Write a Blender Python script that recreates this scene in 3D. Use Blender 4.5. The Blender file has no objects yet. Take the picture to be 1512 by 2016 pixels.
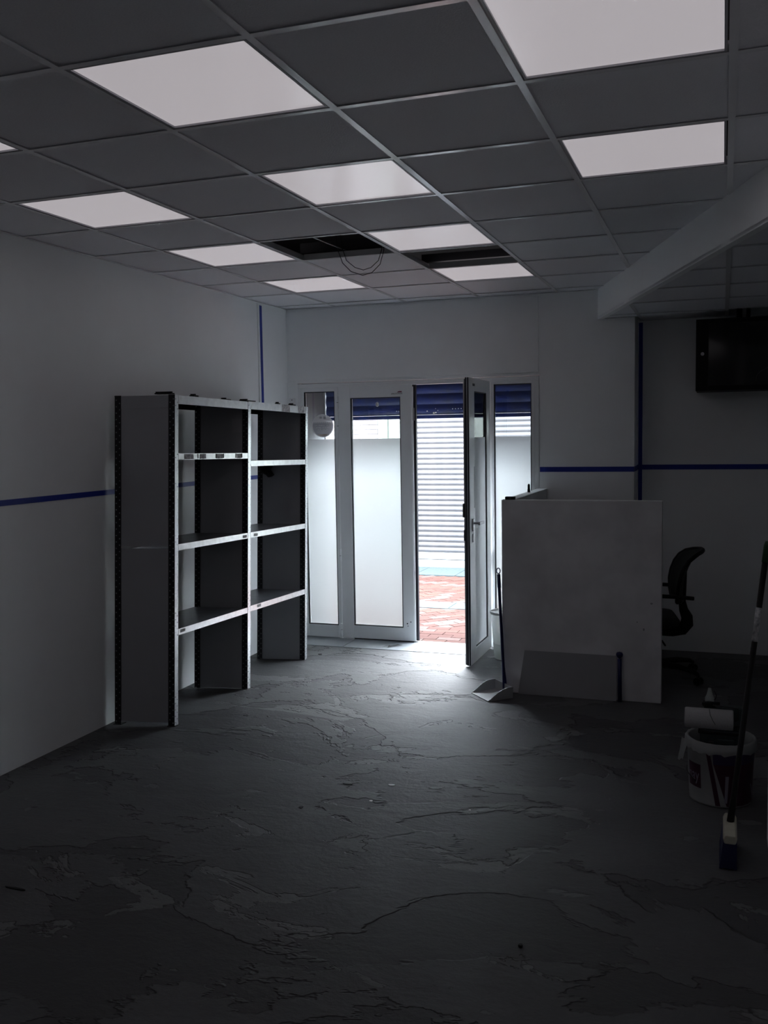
import bpy, math, random
import numpy as np
from mathutils import Vector, Matrix
random.seed(7)
PI = math.pi
SC = bpy.context.scene
COL = SC.collection
# ---------------------------------------------------------------- camera
H = 1.69                                  # eye height; floor is z = 0
yaw, pitch, roll = -0.3409, -0.0805, -0.0162
fw = Vector((math.sin(yaw)*math.cos(pitch), math.cos(yaw)*math.cos(pitch), math.sin(pitch)))
rt = Vector((math.cos(yaw), -math.sin(yaw), 0)); up = rt.cross(fw)
cr, sr = math.cos(roll), math.sin(roll)
rt, up = cr*rt + sr*up, -sr*rt + cr*up
cam = bpy.data.cameras.new('camera'); co = bpy.data.objects.new('camera', cam); COL.objects.link(co)
cam.sensor_fit = 'HORIZONTAL'; cam.sensor_width = 36; cam.lens = 1883.84/1512*36
cam.clip_start = 0.02; cam.clip_end = 200
co.matrix_world = Matrix(((rt.x, up.x, -fw.x, 0), (rt.y, up.y, -fw.y, 0), (rt.z, up.z, -fw.z, H), (0, 0, 0, 1)))
SC.camera = co
# ---------------------------------------------------------------- sky and exposure
w = bpy.data.worlds.new('sky'); SC.world = w; w.use_nodes = True
w.node_tree.nodes['Background'].inputs[0].default_value = (0.82, 0.91, 1.0, 1)
w.node_tree.nodes['Background'].inputs[1].default_value = 7.0
sun = bpy.data.lights.new('sun', 'SUN'); sun.energy = 6.0; sun.angle = math.radians(60); sun.color = (.95, .97, 1.0)
so_ = bpy.data.objects.new('sun', sun); COL.objects.link(so_); so_.location = (-2, 16, 14)
so_.rotation_euler = Vector((-.10, -1, -1.7)).to_track_quat('-Z', 'Y').to_euler()      # hazy sun over the roofs across the street
SC.view_settings.view_transform = 'Standard'; SC.view_settings.look = 'None'
SC.view_settings.gamma = 1.0; SC.view_settings.use_curve_mapping = False
SC.view_settings.exposure = 2.38
SC.cycles.max_bounces = 14; SC.cycles.diffuse_bounces = 9; SC.cycles.glossy_bounces = 5
SC.cycles.transmission_bounces = 8; SC.cycles.transparent_max_bounces = 16
SC.cycles.use_denoising = True
SC.cycles.caustics_reflective = False

# ---------------------------------------------------------------- helpers
ORG = {}
class MB:
    def __init__(s): s.v = []; s.f = []
    def add(s, vs, fs):
        n = len(s.v); s.v += [tuple(p) for p in vs]; s.f += [tuple(i+n for i in f) for f in fs]; return s
    def box(s, x0, x1, y0, y1, z0, z1, m=None):
        vs = [(x, y, z) for z in (z0, z1) for y in (y0, y1) for x in (x0, x1)]
        if m: vs = [m(*p) for p in vs]
        return s.add(vs, [(0, 2, 3, 1), (4, 5, 7, 6), (0, 1, 5, 4), (2, 6, 7, 3), (0, 4, 6, 2), (1, 3, 7, 5)])
    def prism(s, poly, z0, z1):
        n = len(poly)
        vs = [(x, y, z0) for x, y in poly]+[(x, y, z1) for x, y in poly]
        return s.add(vs, [tuple(range(n-1, -1, -1)), tuple(range(n, 2*n))]+[(i, (i+1) % n, n+(i+1) % n, n+i) for i in range(n)])
    def rings(s, rs, closed_ends=True, loop=True):
        n = len(rs[0]); vs = [p for r in rs for p in r]; fs = []
        for k in range(len(rs)-1):
            for i in range(n if loop else n-1):
                j = (i+1) % n; fs.append((k*n+i, k*n+j, (k+1)*n+j, (k+1)*n+i))
        if closed_ends: fs += [tuple(range(n-1, -1, -1)), tuple((len(rs)-1)*n+i for i in range(n))]
        return s.add(vs, fs)
    def tube(s, pts, rad, n=10, flat=1.0):
        pts = [Vector(p) for p in pts]; rs = []
        if not isinstance(rad, (list, tuple)): rad = [rad]*len(pts)
        t0 = (pts[1]-pts[0]).normalized()
        ref = Vector((0, 0, 1)) if abs(t0.z) < .8 else Vector((1, 0, 0))
        for i, p in enumerate(pts):
            t = (pts[min(i+1, len(pts)-1)]-pts[max(i-1, 0)]).normalized()
            a = t.cross(ref).normalized(); b = a.cross(t).normalized()
            ref = b
            rs.append([p+rad[i]*(math.cos(2*PI*k/n)*a*flat+math.sin(2*PI*k/n)*b) for k in range(n)])
        return s.rings(rs)
    def lathe(s, prof, c=(0, 0, 0), n=32, cap=False):
        rs = [[(c[0]+r*math.cos(2*PI*k/n), c[1]+r*math.sin(2*PI*k/n), c[2]+z) for k in range(n)] for r, z in prof]
        return s.rings(rs, cap)
    def disc(s, c, r, axis, th, n=24, ry=None):
        a = Vector(axis).normalized(); u = a.cross(Vector((0, 0, 1)) if abs(a.z) < .9 else Vector((1, 0, 0))).normalized(); v = u.cross(a)
        ry = ry or r; c = Vector(c)
        return s.rings([[c+a*d+r*math.cos(2*PI*k/n)*u+ry*math.sin(2*PI*k/n)*v for k in range(n)] for d in (0, th)])
    def mesh(s, name, o=(0, 0, 0)):
        me = bpy.data.meshes.new(name)
        me.from_pydata([(x-o[0], y-o[1], z-o[2]) for x, y, z in s.v], [], s.f); me.validate(); me.update(); return me
def bevelmod(o, wd, seg=2):
    b = o.modifiers.new('bevel', 'BEVEL'); b.width = wd; b.segments = seg; b.limit_method = 'ANGLE'; b.angle_limit = .7
def smooth(o):
    for p in o.data.polygons: p.use_smooth = True
    return o
def fixn(me):
    import bmesh
    b = bmesh.new(); b.from_mesh(me); bmesh.ops.recalc_face_normals(b, faces=b.faces); b.to_mesh(me); b.free()
def put(name, mb, mat, parent=None, bev=0, sm=False, seg=2):
    o0 = ORG[parent.as_pointer()] if parent else (0, 0, 0)
    me = mb.mesh(name, o0); fixn(me); me.materials.append(mat)
    o = bpy.data.objects.new(name, me); COL.objects.link(o)
    if parent: o.parent = parent
    ORG[o.as_pointer()] = o0
    if bev: bevelmod(o, bev, seg)
    if sm: smooth(o)
    return o
def inst(src, name, parent, loc, rot=(0, 0, 0), scale=None):          # shares mesh data; loc is in world terms
    o = bpy.data.objects.new(name, src); COL.objects.link(o); o.parent = parent
    g = ORG[parent.as_pointer()]; o.location = (loc[0]-g[0], loc[1]-g[1], loc[2]-g[2]); o.rotation_euler = rot
    if scale: o.scale = scale
    ORG[o.as_pointer()] = loc
    return o
def thing(name, label, cat, loc, group=None):
    o = bpy.data.objects.new(name, None); COL.objects.link(o); o.location = loc; o.empty_display_size = .1
    o['label'] = label; o['category'] = cat
    if group: o['group'] = group
    ORG[o.as_pointer()] = tuple(loc)
    return o
def tag(o, label, cat, group=None):
    o['label'] = label; o['category'] = cat
    if group: o['group'] = group
    return o
def struct(name, mb, mat, parent=None, bev=0, label=None):
    o = put(name, mb, mat, parent, bev)
    if not parent: o['kind'] = 'structure'
    if label: o['label'] = label
    return o
def sempty(name, loc=(0, 0, 0)):
    o = bpy.data.objects.new(name, None); COL.objects.link(o); o.location = loc; o['kind'] = 'structure'
    ORG[o.as_pointer()] = tuple(loc); return o

def mat(name, col, rough=.6, metal=0, spec=.5, noise=None, bump=None, scale=20, emis=None, trans=0, alpha=1):
    m = bpy.data.materials.new(name); m.use_nodes = True; nt = m.node_tree; b = nt.nodes['Principled BSDF']
    b.inputs['Base Color'].default_value = (*col, 1); b.inputs['Roughness'].default_value = rough
    b.inputs['Metallic'].default_value = metal; b.inputs['Specular IOR Level'].default_value = spec
    if trans: b.inputs['Transmission Weight'].default_value = trans
    if alpha < 1: b.inputs['Alpha'].default_value = alpha
    if noise or bump:
        tc = nt.nodes.new('ShaderNodeTexCoord'); n = nt.nodes.new('ShaderNodeTexNoise'); n.inputs['Scale'].default_value = scale
        n.inputs['Detail'].default_value = 6; nt.links.new(tc.outputs['Object'], n.inputs['Vector'])
        if noise:
            r = nt.nodes.new('ShaderNodeMixRGB'); r.inputs[1].default_value = (*col, 1); r.inputs[2].default_value = (*noise, 1)
            mr = nt.nodes.new('ShaderNodeMapRange'); mr.inputs[1].default_value = .35; mr.inputs[2].default_value = .7
            nt.links.new(n.outputs[0], mr.inputs[0]); nt.links.new(mr.outputs[0], r.inputs[0]); nt.links.new(r.outputs[0], b.inputs['Base Color'])
        if bump:
            bm_ = nt.nodes.new('ShaderNodeBump'); bm_.inputs['Strength'].default_value = bump; bm_.inputs['Distance'].default_value = .002
            nt.links.new(n.outputs[0], bm_.inputs['Height']); nt.links.new(bm_.outputs[0], b.inputs['Normal'])
    return m
M = {}
M['wall'] = mat('wall_paint', (.925, .945, .95), .55, noise=(.905, .925, .93), bump=.15, scale=6)
M['halfwall'] = mat('scuffed_wall_paint', (.87, .86, .88), .6, noise=(.70, .69, .71), bump=.2, scale=5)
M['dark'] = mat('plenum_black', (.012, .012, .013), .9)  # near-black slab colour stands in for the darkness inside the ceiling openings
M['tile'] = mat('ceiling_tile', (.80, .80, .83), .75, noise=(.75, .75, .78), bump=.35, scale=160)
M['runner'] = mat('white_enamel_bar', (.88, .88, .90), .2, spec=1.0)
M['panel_frame'] = mat('lamp_frame', (.42, .42, .45), .45)
M['diffuser'] = mat('lamp_diffuser', (.88, .85, .88), .22, spec=.6)
_b = M['diffuser'].node_tree.nodes['Principled BSDF']; _b.inputs['Emission Color'].default_value = (1, .93, .97, 1); _b.inputs['Emission Strength'].default_value = .070
M['alu'] = mat('white_aluminium', (.84, .86, .87), .33)
M['alud'] = mat('frame_gasket', (.012, .012, .02), .5)
M['tape'] = mat('blue_tape', (.008, .028, .30), .45)
M['post'] = mat('black_steel', (.006, .006, .009), .5)
M['panel'] = mat('grey_steel_sheet', (.36, .365, .385), .5, noise=(.33, .335, .355), scale=3)
M['lip'] = mat('pale_shelf_steel', (.88, .88, .89), .30, metal=.75, noise=(.75, .75, .76), scale=30)
M['shelf'] = mat('shelf_steel_top', (.11, .11, .12), .35, noise=(.06, .06, .07), scale=9)
M['edge'] = mat('bare_steel_edge', (.85, .86, .88), .3, metal=.8)
M['paper'] = mat('worn_label_paper', (.62, .62, .63), .8, noise=(.2, .2, .22), scale=60)
M['black'] = mat('black_plastic', (.006, .006, .007), .5, spec=.25)
M['blackmesh'] = mat('black_chair_fabric', (.012, .016, .015), .8, bump=.6, scale=200)
M['glossblack'] = mat('dark_glass', (.006, .006, .008), .08)
M['steel'] = mat('satin_steel', (.5, .5, .52), .3, metal=.9)
M['blue'] = mat('blue_slat_paint', (.016, .032, .17), .35, noise=(.022, .035, .10), bump=.3, scale=12)
M['blueplastic'] = mat('dark_blue_plastic', (.008, .012, .09), .4)
M['greyboard'] = mat('grey_board', (.42, .42, .44), .6, noise=(.38, .38, .40), scale=4)
M['marble'] = mat('pale_marble', (.19, .21, .23), .55, noise=(.155, .17, .185), scale=7)
M['kerb'] = mat('grey_granite', (.030, .039, .041), .7, noise=(.040, .049, .052), scale=35)
M['whitestone'] = mat('white_stone', (.16, .165, .165), .7, noise=(.13, .135, .135), scale=25)
M['grout'] = mat('paver_joint', (.030, .017, .014), .9)
M['brick1'] = mat('paver_red', (.044, .0215, .018), .8, noise=(.037, .018, .0155), scale=25)
M['brick2'] = mat('paver_orange', (.050, .0265, .0215), .8, noise=(.042, .022, .018), scale=25)
M['brick3'] = mat('paver_pale', (.058, .039, .035), .8, noise=(.050, .031, .028), scale=25)
M['wbrick'] = mat('pale_pink_brick', (.108, .092, .094), .8, noise=(.096, .080, .083), scale=18)
M['wjoint'] = mat('brick_joint', (.03, .024, .027), .9)
M['cream'] = mat('cream_render', (.105, .112, .100), .85, noise=(.095, .10, .09), scale=5)
M['pipe'] = mat('green_grey_pipe', (.05, .058, .045), .5)
M['shut'] = mat('grey_shutter_slat', (.036, .033, .0355), .6, noise=(.027, .027, .031), bump=.2, scale=10)
M['shutd'] = mat('weathered_bottom_bar', (.15, .18, .2), .6, noise=(.22, .25, .27), scale=14)
M['facade'] = mat('street_render', (.25, .25, .26), .85, noise=(.22, .22, .23), scale=4)
M['reveal'] = mat('grey_reveal_stone', (.10, .10, .105), .8, noise=(.14, .14, .145), scale=3)
M['bucket'] = mat('white_bucket_plastic', (.42, .43, .43), .4, noise=(.36, .37, .38), scale=14)
M['maroon'] = mat('maroon_print', (.055, .010, .032), .4)
M['purple'] = mat('purple_print', (.035, .02, .075), .4)
M['stripe'] = mat('grey_print', (.30, .29, .36), .5)
M['teal'] = mat('dark_teal_plastic', (.030, .045, .048), .45)
M['fleece'] = mat('paint_roller_fleece', (.46, .46, .47), .95, bump=1, scale=120)
M['wood'] = mat('pale_broom_block', (.50, .48, .38), .7, noise=(.42, .40, .32), scale=20)
M['bristle'] = mat('blue_bristles', (.006, .009, .06), .8)
M['green'] = mat('green_cap', (.02, .06, .02), .5)
M['panmat'] = mat('grey_dustpan_plastic', (.46, .47, .48), .4)
M['chip'] = mat('white_paint_chip', (.85, .85, .85), .6)
M['cable'] = mat('black_cable', (.008, .008, .010), .4)
M['sensor'] = mat('white_plastic', (.80, .81, .82), .35)
M['red'] = mat('dark_red_print', (.18, .03, .07), .5)
M['duct'] = mat('plenum_metal', (.045, .045, .05), .5)
for _k in ('brick1', 'brick2', 'brick3', 'grout', 'kerb'): M[_k].node_tree.nodes['Principled BSDF'].inputs['Specular IOR Level'].default_value = .05
def glassmat(name, tint, gl=.08):
    m = bpy.data.materials.new(name); m.use_nodes = True; nt = m.node_tree; nt.nodes.remove(nt.nodes['Principled BSDF'])
    t = nt.nodes.new('ShaderNodeBsdfTransparent'); t.inputs[0].default_value = (*tint, 1)
    g = nt.nodes.new('ShaderNodeBsdfGlossy'); g.inputs['Roughness'].default_value = .02
    fr = nt.nodes.new('ShaderNodeFresnel'); fr.inputs[0].default_value = 1.45
    mx = nt.nodes.new('ShaderNodeMixShader'); nt.links.new(fr.outputs[0], mx.inputs[0]); nt.links.new(t.outputs[0], mx.inputs[1]); nt.links.new(g.outputs[0], mx.inputs[2])
    nt.links.new(mx.outputs[0], nt.nodes['Material Output'].inputs[0]); return m
M['glass'] = glassmat('clear_glass', (.93, .95, .95))
def filmmat(name, col, tcol, fac, clear=0.0):
    m = bpy.data.materials.new(name); m.use_nodes = True; nt = m.node_tree; nt.nodes.remove(nt.nodes['Principled BSDF'])
    d = nt.nodes.new('ShaderNodeBsdfDiffuse'); d.inputs[0].default_value = (*col, 1)
    t = nt.nodes.new('ShaderNodeBsdfTranslucent'); t.inputs[0].default_value = (*tcol, 1)
    mx = nt.nodes.new('ShaderNodeMixShader'); mx.inputs[0].default_value = fac
    nt.links.new(d.outputs[0], mx.inputs[1]); nt.links.new(t.outputs[0], mx.inputs[2])
    last = mx
    if clear:
        c = nt.nodes.new('ShaderNodeBsdfTransparent'); m2 = nt.nodes.new('ShaderNodeMixShader'); m2.inputs[0].default_value = clear
        nt.links.new(mx.outputs[0], m2.inputs[1]); nt.links.new(c.outputs[0], m2.inputs[2]); last = m2
    nt.links.new(last.outputs[0], nt.nodes['Material Output'].inputs[0]); return m
def frostmat():
    m = bpy.data.materials.new('frosted_film'); m.use_nodes = True; nt = m.node_tree; nt.nodes.remove(nt.nodes['Principled BSDF'])
    N = nt.nodes.new; L = nt.links.new
    d = N('ShaderNodeBsdfDiffuse'); d.inputs[0].default_value = (.88, .89, .9, 1)
    t = N('ShaderNodeBsdfTranslucent'); t.inputs[0].default_value = (.95, .96, .96, 1)
    f = N('ShaderNodeBsdfRefraction'); f.inputs['Color'].default_value = (.80, .82, .82, 1); f.inputs['Roughness'].default_value = 1.0; f.inputs['IOR'].default_value = 1.15
    m1 = N('ShaderNodeMixShader'); m1.inputs[0].default_value = .27; L(d.outputs[0], m1.inputs[1]); L(t.outputs[0], m1.inputs[2])
    m2 = N('ShaderNodeMixShader'); m2.inputs[0].default_value = .22; L(m1.outputs[0], m2.inputs[1]); L(f.outputs[0], m2.inputs[2])
    L(m2.outputs[0], nt.nodes['Material Output'].inputs[0]); return m
M['frost'] = frostmat()
M['frost_leaf'] = filmmat('frosted_film_bright', (.9, .91, .92), (.96, .97, .97), .75)  # same film as frost; extra translucency stands in for light on the open leaf
M['bin'] = filmmat('translucent_bin_plastic', (.6, .64, .62), (.75, .78, .76), .5, .45)
M['bag'] = filmmat('thin_bag_film', (.7, .72, .72), (.7, .72, .72), .4, .45)

def floormat():
    m = bpy.data.materials.new('worn_concrete'); m.use_nodes = True; nt = m.node_tree; N = nt.nodes.new; L = nt.links.new
    b = nt.nodes['Principled BSDF']; tc = N('ShaderNodeTexCoord')
    def noise(sc, det, dist=0, st=None, off=(0, 0, 0)):
        mp = N('ShaderNodeMapping'); mp.inputs['Scale'].default_value = st or (1, 1, 1); mp.inputs['Location'].default_value = off
        L(tc.outputs['Object'], mp.inputs[0])
        n = N('ShaderNodeTexNoise'); n.inputs['Scale'].default_value = sc; n.inputs['Detail'].default_value = det
        n.inputs['Roughness'].default_value = .60; n.inputs['Distortion'].default_value = dist; L(mp.outputs[0], n.inputs[0]); return n.outputs[0]
    def step(src, a, c):
        mr = N('ShaderNodeMapRange'); mr.interpolation_type = 'SMOOTHSTEP'; mr.inputs[1].default_value = a; mr.inputs[2].default_value = c; L(src, mr.inputs[0]); return mr.outputs[0]
    def math_(op, a, c):
        q = N('ShaderNodeMath'); q.operation = op
        for i, x in enumerate((a, c)):
            if isinstance(x, (int, float)): q.inputs[i].default_value = x
            else: L(x, q.inputs[i])
        return q.outputs[0]
    def mix(f, a, c):
        q = N('ShaderNodeMixRGB')
        for i, x in enumerate((f, a, c)):
            if isinstance(x, tuple): q.inputs[i].default_value = (*x, 1)
            elif isinstance(x, float): q.inputs[i].default_value = x
            else: L(x, q.inputs[i])
        return q.outputs[0]
    big = noise(1.1, 6, .5, (.8, 1.2, 1)); big2 = noise(1.9, 6, .6, (.75, 1.3, 1), (3, 7, 0)); mid = noise(5.0, 7, .4, (.7, 1.3, 1), (9, 1, 0)); fine = noise(45, 6)
    l1 = step(big, .520, .532); l2 = step(big2, .60, .612); l3 = step(mid, .665, .68)
    edge1 = math_('MULTIPLY', step(big, .515, .524), math_('SUBTRACT', 1, step(big, .530, .540)))
    edge2 = math_('MULTIPLY', step(big2, .592, .602), math_('SUBTRACT', 1, step(big2, .608, .622)))
    c = mix(noise(2.2, 5, 0, None, (5, 5, 0)), (.066, .067, .071), (.140, .142, .146))
    c = mix(math_('MULTIPLY', l1, .65), c, (.05, .05, .054)); c = mix(math_('MULTIPLY', l2, .75), c, (.185, .19, .19)); c = mix(math_('MULTIPLY', l3, .5), c, (.20, .205, .205))
    c = mix(math_('MULTIPLY', fine, .35), c, (.04, .04, .042))
    c = mix(math_('MULTIPLY', edge1, .25), c, (.03, .03, .033)); c = mix(math_('MULTIPLY', edge2, .12), c, (.04, .04, .043))  # shade along the peeled edges painted in as darker colour
    L(c, b.inputs['Base Color']); b.inputs['Roughness'].default_value = .62
    h = math_('ADD', math_('MULTIPLY', l1, -1.0), math_('MULTIPLY', l2, -.9)); h = math_('ADD', h, math_('MULTIPLY', l3, -.5)); h = math_('ADD', h, math_('MULTIPLY', fine, .25))
    h = math_('ADD', h, math_('MULTIPLY', mid, .8))
    bp = N('ShaderNodeBump'); bp.inputs['Strength'].default_value = 1; bp.inputs['Distance'].default_value = .010; L(h, bp.inputs['Height']); L(bp.outputs[0], b.inputs['Normal'])
    return m
M['floor'] = floormat()

def text_mb(s, size, fn, th=.0005, shear=0):
    cu = bpy.data.curves.new('t', 'FONT'); cu.body = s; cu.size = size; cu.align_x = 'CENTER'; cu.align_y = 'CENTER'; cu.extrude = th; cu.shear = shear
    o = bpy.data.objects.new('t', cu); COL.objects.link(o)
    dg = bpy.context.evaluated_depsgraph_get(); me = bpy.data.meshes.new_from_object(o.evaluated_get(dg))
    mb = MB(); mb.add([fn(*v.co) for v in me.vertices], [tuple(p.vertices) for p in me.polygons])
    bpy.data.objects.remove(o); bpy.data.curves.remove(cu); return mb

# ---------------------------------------------------------------- room shell
XL, XR, YF, YB, ZC, ZS = -3.43, .19, 7.32, -2.2, 2.735, 3.15
YT, XN, ZL = 7.58, 2.2, 2.52              # recessed wall, nook side, lower ceiling
struct('floor', MB().prism([(XL-.1, YB), (XN, YB), (XN, YT), (-.62, YT), (-.62, YF), (XL-.1, YF)], -.06, 0), M['floor'])
FL = bpy.data.objects['floor']
struct('wall_left', MB().box(XL-.15, XL, YB, YF, -.06, ZS), M['wall'])
wf = struct('wall_far', MB().box(XL-.15, -3.34, YF, 7.95, -.06, ZS).box(-3.34, -1.325, YF, 7.95, 2.125, ZS).box(-1.325, -.62, YF, 7.95, -.06, ZS), M['wall'])
put('reveal_cladding', MB().box(-3.3399, -3.334, 7.39, 7.95, 0, 2.124).box(-1.331, -1.3251, 7.39, 7.95, 0, 2.124).box(-3.334, -1.331, 7.39, 7.95, 2.119, 2.1249), M['reveal'], wf)
struct('wall_recess', MB().box(-.62, XN+.15, YT, 7.95, -.06, ZS), M['wall'])
struct('wall_right', MB().box(XR, XR+.14, YB, 4.14, -.06, ZS), M['wall'])
struct('wall_nook_near', MB().box(XR+.14, XN, 4.0, 4.14, -.06, ZS), M['wall'])
struct('wall_nook_side', MB().box(XN, XN+.15, 4.0, YT, -.06, ZS), M['wall'])
struct('wall_back', MB().box(XL-.15, XR, YB-.15, YB, -.06, ZS), M['wall'])
# shadow gap and trims
struct('trim_1', MB().box(-3.41, -1.33, YF-.012, YF-.0005, 2.147, 2.72), M['wall'], bev=.002, label='flat painted cover board above the shopfront')
struct('trim_2', MB().box(XL+.0003, XL+.010, 6.785, 6.80, 0, ZC-.01), M['wall'], label='thin vertical cover strip on left wall')
# blue tape lines (flat tape on the walls)
tp = MB()
tag(put('blue_tape_line', MB().box(XL+.0005, XL+.0022, -2.1, 6.82, 1.362, 1.392), M['tape']), 'long horizontal blue tape line on left wall behind shelves', 'tape line')
tag(put('blue_tape_line', MB().box(XL+.0005, XL+.0022, 6.83, 6.868, 1.20, ZC-.02), M['tape']), 'vertical blue tape line on left wall near the far corner', 'tape line')
tag(put('blue_tape_line', MB().box(-1.322, -.62, YF-.002, YF-.0005, 1.387, 1.425), M['tape']), 'short horizontal blue tape line on far wall above the half wall', 'tape line')
tag(put('blue_tape_line', MB().box(-.6195, -.618, YF, YT, 1.387, 1.425).box(-.62, 2.1, YT-.002, YT-.0005, 1.392, 1.430), M['tape']), 'horizontal blue tape line on recessed wall behind the chair', 'tape line')
tag(put('blue_tape_line', MB().box(-.612, -.583, YT-.0035, YT-.0022, .02, ZL-.015), M['tape']), 'vertical blue tape line in corner of recessed wall', 'tape line')

# ---------------------------------------------------------------- suspended ceilings
A = (-.887, YF); B = (XR, 4.122)           # plan line of the bulkhead
def side(p): return (B[0]-A[0])*(p[1]-A[1])-(B[1]-A[1])*(p[0]-A[0])
def clip(poly, keep):                      # keep = +1 / -1 side of the bulkhead line
    out = []
    for i in range(len(poly)):
        p, q = poly[i], poly[(i+1) % len(poly)]; a, c = keep*side(p), keep*side(q)
        if a >= 0: out.append(p)
        if a*c < 0:
            t = a/(a-c); out.append((p[0]+t*(q[0]-p[0]), p[1]+t*(q[1]-p[1])))
    return out
def area(p): return abs(sum(p[i][0]*p[(i+1) % len(p)][1]-p[(i+1) % len(p)][0]*p[i][1] for i in range(len(p))))/2 if len(p) > 2 else 0
keepL = 1 if side((-3, 5)) > 0 else -1
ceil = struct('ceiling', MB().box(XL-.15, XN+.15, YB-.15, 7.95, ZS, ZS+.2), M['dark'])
GX = [-1.185+.6*i for i in range(-3, 3)]; GY = [2.3346+.6*j for j in range(-7, 9)]
ex = [XL]+GX+[XR]; ey = [YB]+GY+[YF]
LIGHT = {(-1, -2), (-3, -2), (1, -2), (-1, -4), (-3, -4), (1, -4), (-1, 0), (-1, 2), (-1, 4), (-1, 6), (-3, 0), (-3, 2), (-3, 4), (-3, 6), (1, 0), (1, 2)}  # lights in negative rows are unseen, added to brighten the room
HOLE = {(-2, 4), (-1, 5)}
LL = {(-1, -2): 'added unseen ceiling light above the viewer, middle column', (-3, -2): 'added unseen ceiling light above and left of the viewer', (1, -2): 'added unseen ceiling light above and right of the viewer',
      (-1, -4): 'added unseen ceiling light behind the viewer, middle column', (-3, -4): 'added unseen ceiling light behind the viewer by the left wall', (1, -4): 'added unseen ceiling light behind the viewer by the right wall',
      (-1, 0): 'largest square ceiling light on the left, nearest the viewer', (-1, 2): 'square ceiling light in the middle, two tiles behind the largest left one',
      (-1, 4): 'ceiling light between the two open ceiling holes', (-1, 6): 'ceiling light just beyond the right ceiling hole, near the door',
      (-3, 0): 'ceiling light cut off by the left edge of the photo', (-3, 2): 'ceiling light at the left, nearest the left wall',
      (-3, 4): 'ceiling light directly left of the hole with hanging cables', (-3, 6): 'small far ceiling light nearest the left far corner',
      (1, 0): 'large ceiling light at top right edge of the photo', (1, 2): 'ceiling light at upper right in front of the sloping bulkhead'}
shared = {}
for a in range(len(ex)-1):
    for c in range(len(ey)-1):
        i, j = a-4, c-8
        x0, x1, y0, y1 = ex[a], ex[a+1], ey[c], ey[c+1]
        if (i, j) in HOLE: continue
        g = .0025
        poly = clip([(x0+g, y0+g), (x1-g, y0+g), (x1-g, y1-g), (x0+g, y1-g)], keepL)
        if area(poly) < .002: continue
        if (i, j) in LIGHT:
            t = thing('ceiling_light', LL[(i, j)], 'ceiling light', ((x0+x1)/2, (y0+y1)/2, ZC), 'flat square ceiling lights')
            m_ = .016; k = .024
            fr = MB().box(x0+m_, x1-m_, y0+m_, y0+k, ZC+.001, ZC+.02).box(x0+m_, x1-m_, y1-k, y1-m_, ZC+.001, ZC+.02)
            fr.box(x0+m_, x0+k, y0+k, y1-k, ZC+.001, ZC+.02).box(x1-k, x1-m_, y0+k, y1-k, ZC+.001, ZC+.02)
            put('frame', fr, M['panel_frame'], t)
            put('diffuser', MB().box(x0+k, x1-k, y0+k, y1-k, ZC+.007, ZC+.012), M['diffuser'], t)
            continue
        full = len(poly) == 4 and abs(x1-x0-.6) < 1e-3 and abs(y1-y0-.6) < 1e-3 and area(poly) > .35
        dz = random.uniform(0, .0012)
        if full:
            if 't' not in shared:
                me = MB().box(-.2975, .2975, -.2975, .2975, 0, .014).mesh('tile'); fixn(me); me.materials.append(M['tile']); shared['t'] = me
            inst(shared['t'], 'tile', ceil, ((x0+x1)/2, (y0+y1)/2, ZC+.004+dz), (random.uniform(-.0015, .0015), random.uniform(-.0015, .0015), 0))
        else:
            put('tile', MB().prism(poly, ZC+.004, ZC+.018), M['tile'], ceil)
def tbar(mb, x0, x1, y0, y1, z, alongx):
    mb.box(x0, x1, y0, y1, z-.0005, z+.0008)
    if alongx: c = (y0+y1)/2; mb.box(x0, x1, c-.001, c+.001, z+.0008, z+.036)
    else: c = (x0+x1)/2; mb.box(c-.001, c+.001, y0, y1, z+.0008, z+.036)
def ycut(x): return A[1]+(x-A[0])*(B[1]-A[1])/(B[0]-A[0])       # bulkhead y at x
def xcut(y): return A[0]+(y-A[1])*(B[0]-A[0])/(B[1]-A[1])
for x in GX:
    y1 = YF if x < A[0] else ycut(x)
    mb = MB(); tbar(mb, x-.012, x+.012, YB, y1, ZC, False); put('main_runner', mb, M['runner'], ceil)
for y in GY:
    for a in range(len(ex)-1):
        x0, x1 = ex[a]+.012, ex[a+1]-.012
        if a == 0: x0 = XL
        if a == len(ex)-2: x1 = XR
        xm = xcut(y) if y > B[1] else XR
        if x0 >= xm: continue
        x1 = min(x1, xm)
        mb = MB(); tbar(mb, x0, x1, y-.012, y+.012, ZC, True); put('cross_tee', mb, M['runner'], ceil)
put('wall_angle', MB().box(XL, XL+.02, YB, YF, ZC-.0008, ZC+.0008).box(XL, A[0], YF-.02, YF, ZC-.0008, ZC+.0008), M['runner'], ceil)
# lower ceiling of the nook
low = sempty('ceiling_nook', (.6, 6, ZL))
LX = [-.585, .015, .615, 1.215, 1.815]; lx = [-.9]+LX+[XN]; LY = [4.135+.6*j for j in range(6)]; ly = [3.9]+LY+[YT]
for a in range(len(lx)-1):
    for c in range(len(ly)-1):
        x0, x1, y0, y1 = lx[a], lx[a+1], ly[c], ly[c+1]
        if a == 2 and y0 > 7.0: continue                       # missing tile above the cabinet
        y1_ = min(y1, YF) if a == 0 else y1
        g = .0025; poly = clip([(x0+g, max(y0, 4.14)+g), (x1-g, max(y0, 4.14)+g), (x1-g, y1_-g), (x0+g, y1_-g)], -keepL)
        if y1_ <= max(y0, 4.14)+.02 or area(poly) < .002: continue
        put('tile', MB().prism(poly, ZL+.004, ZL+.018), M['tile'], low)
for x in LX:
    y0 = ycut(x) if x < XR else 4.14
    mb = MB(); tbar(mb, x-.012, x+.012, y0+.03, YT, ZL, False); put('main_runner', mb, M['runner'], low)
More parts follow.
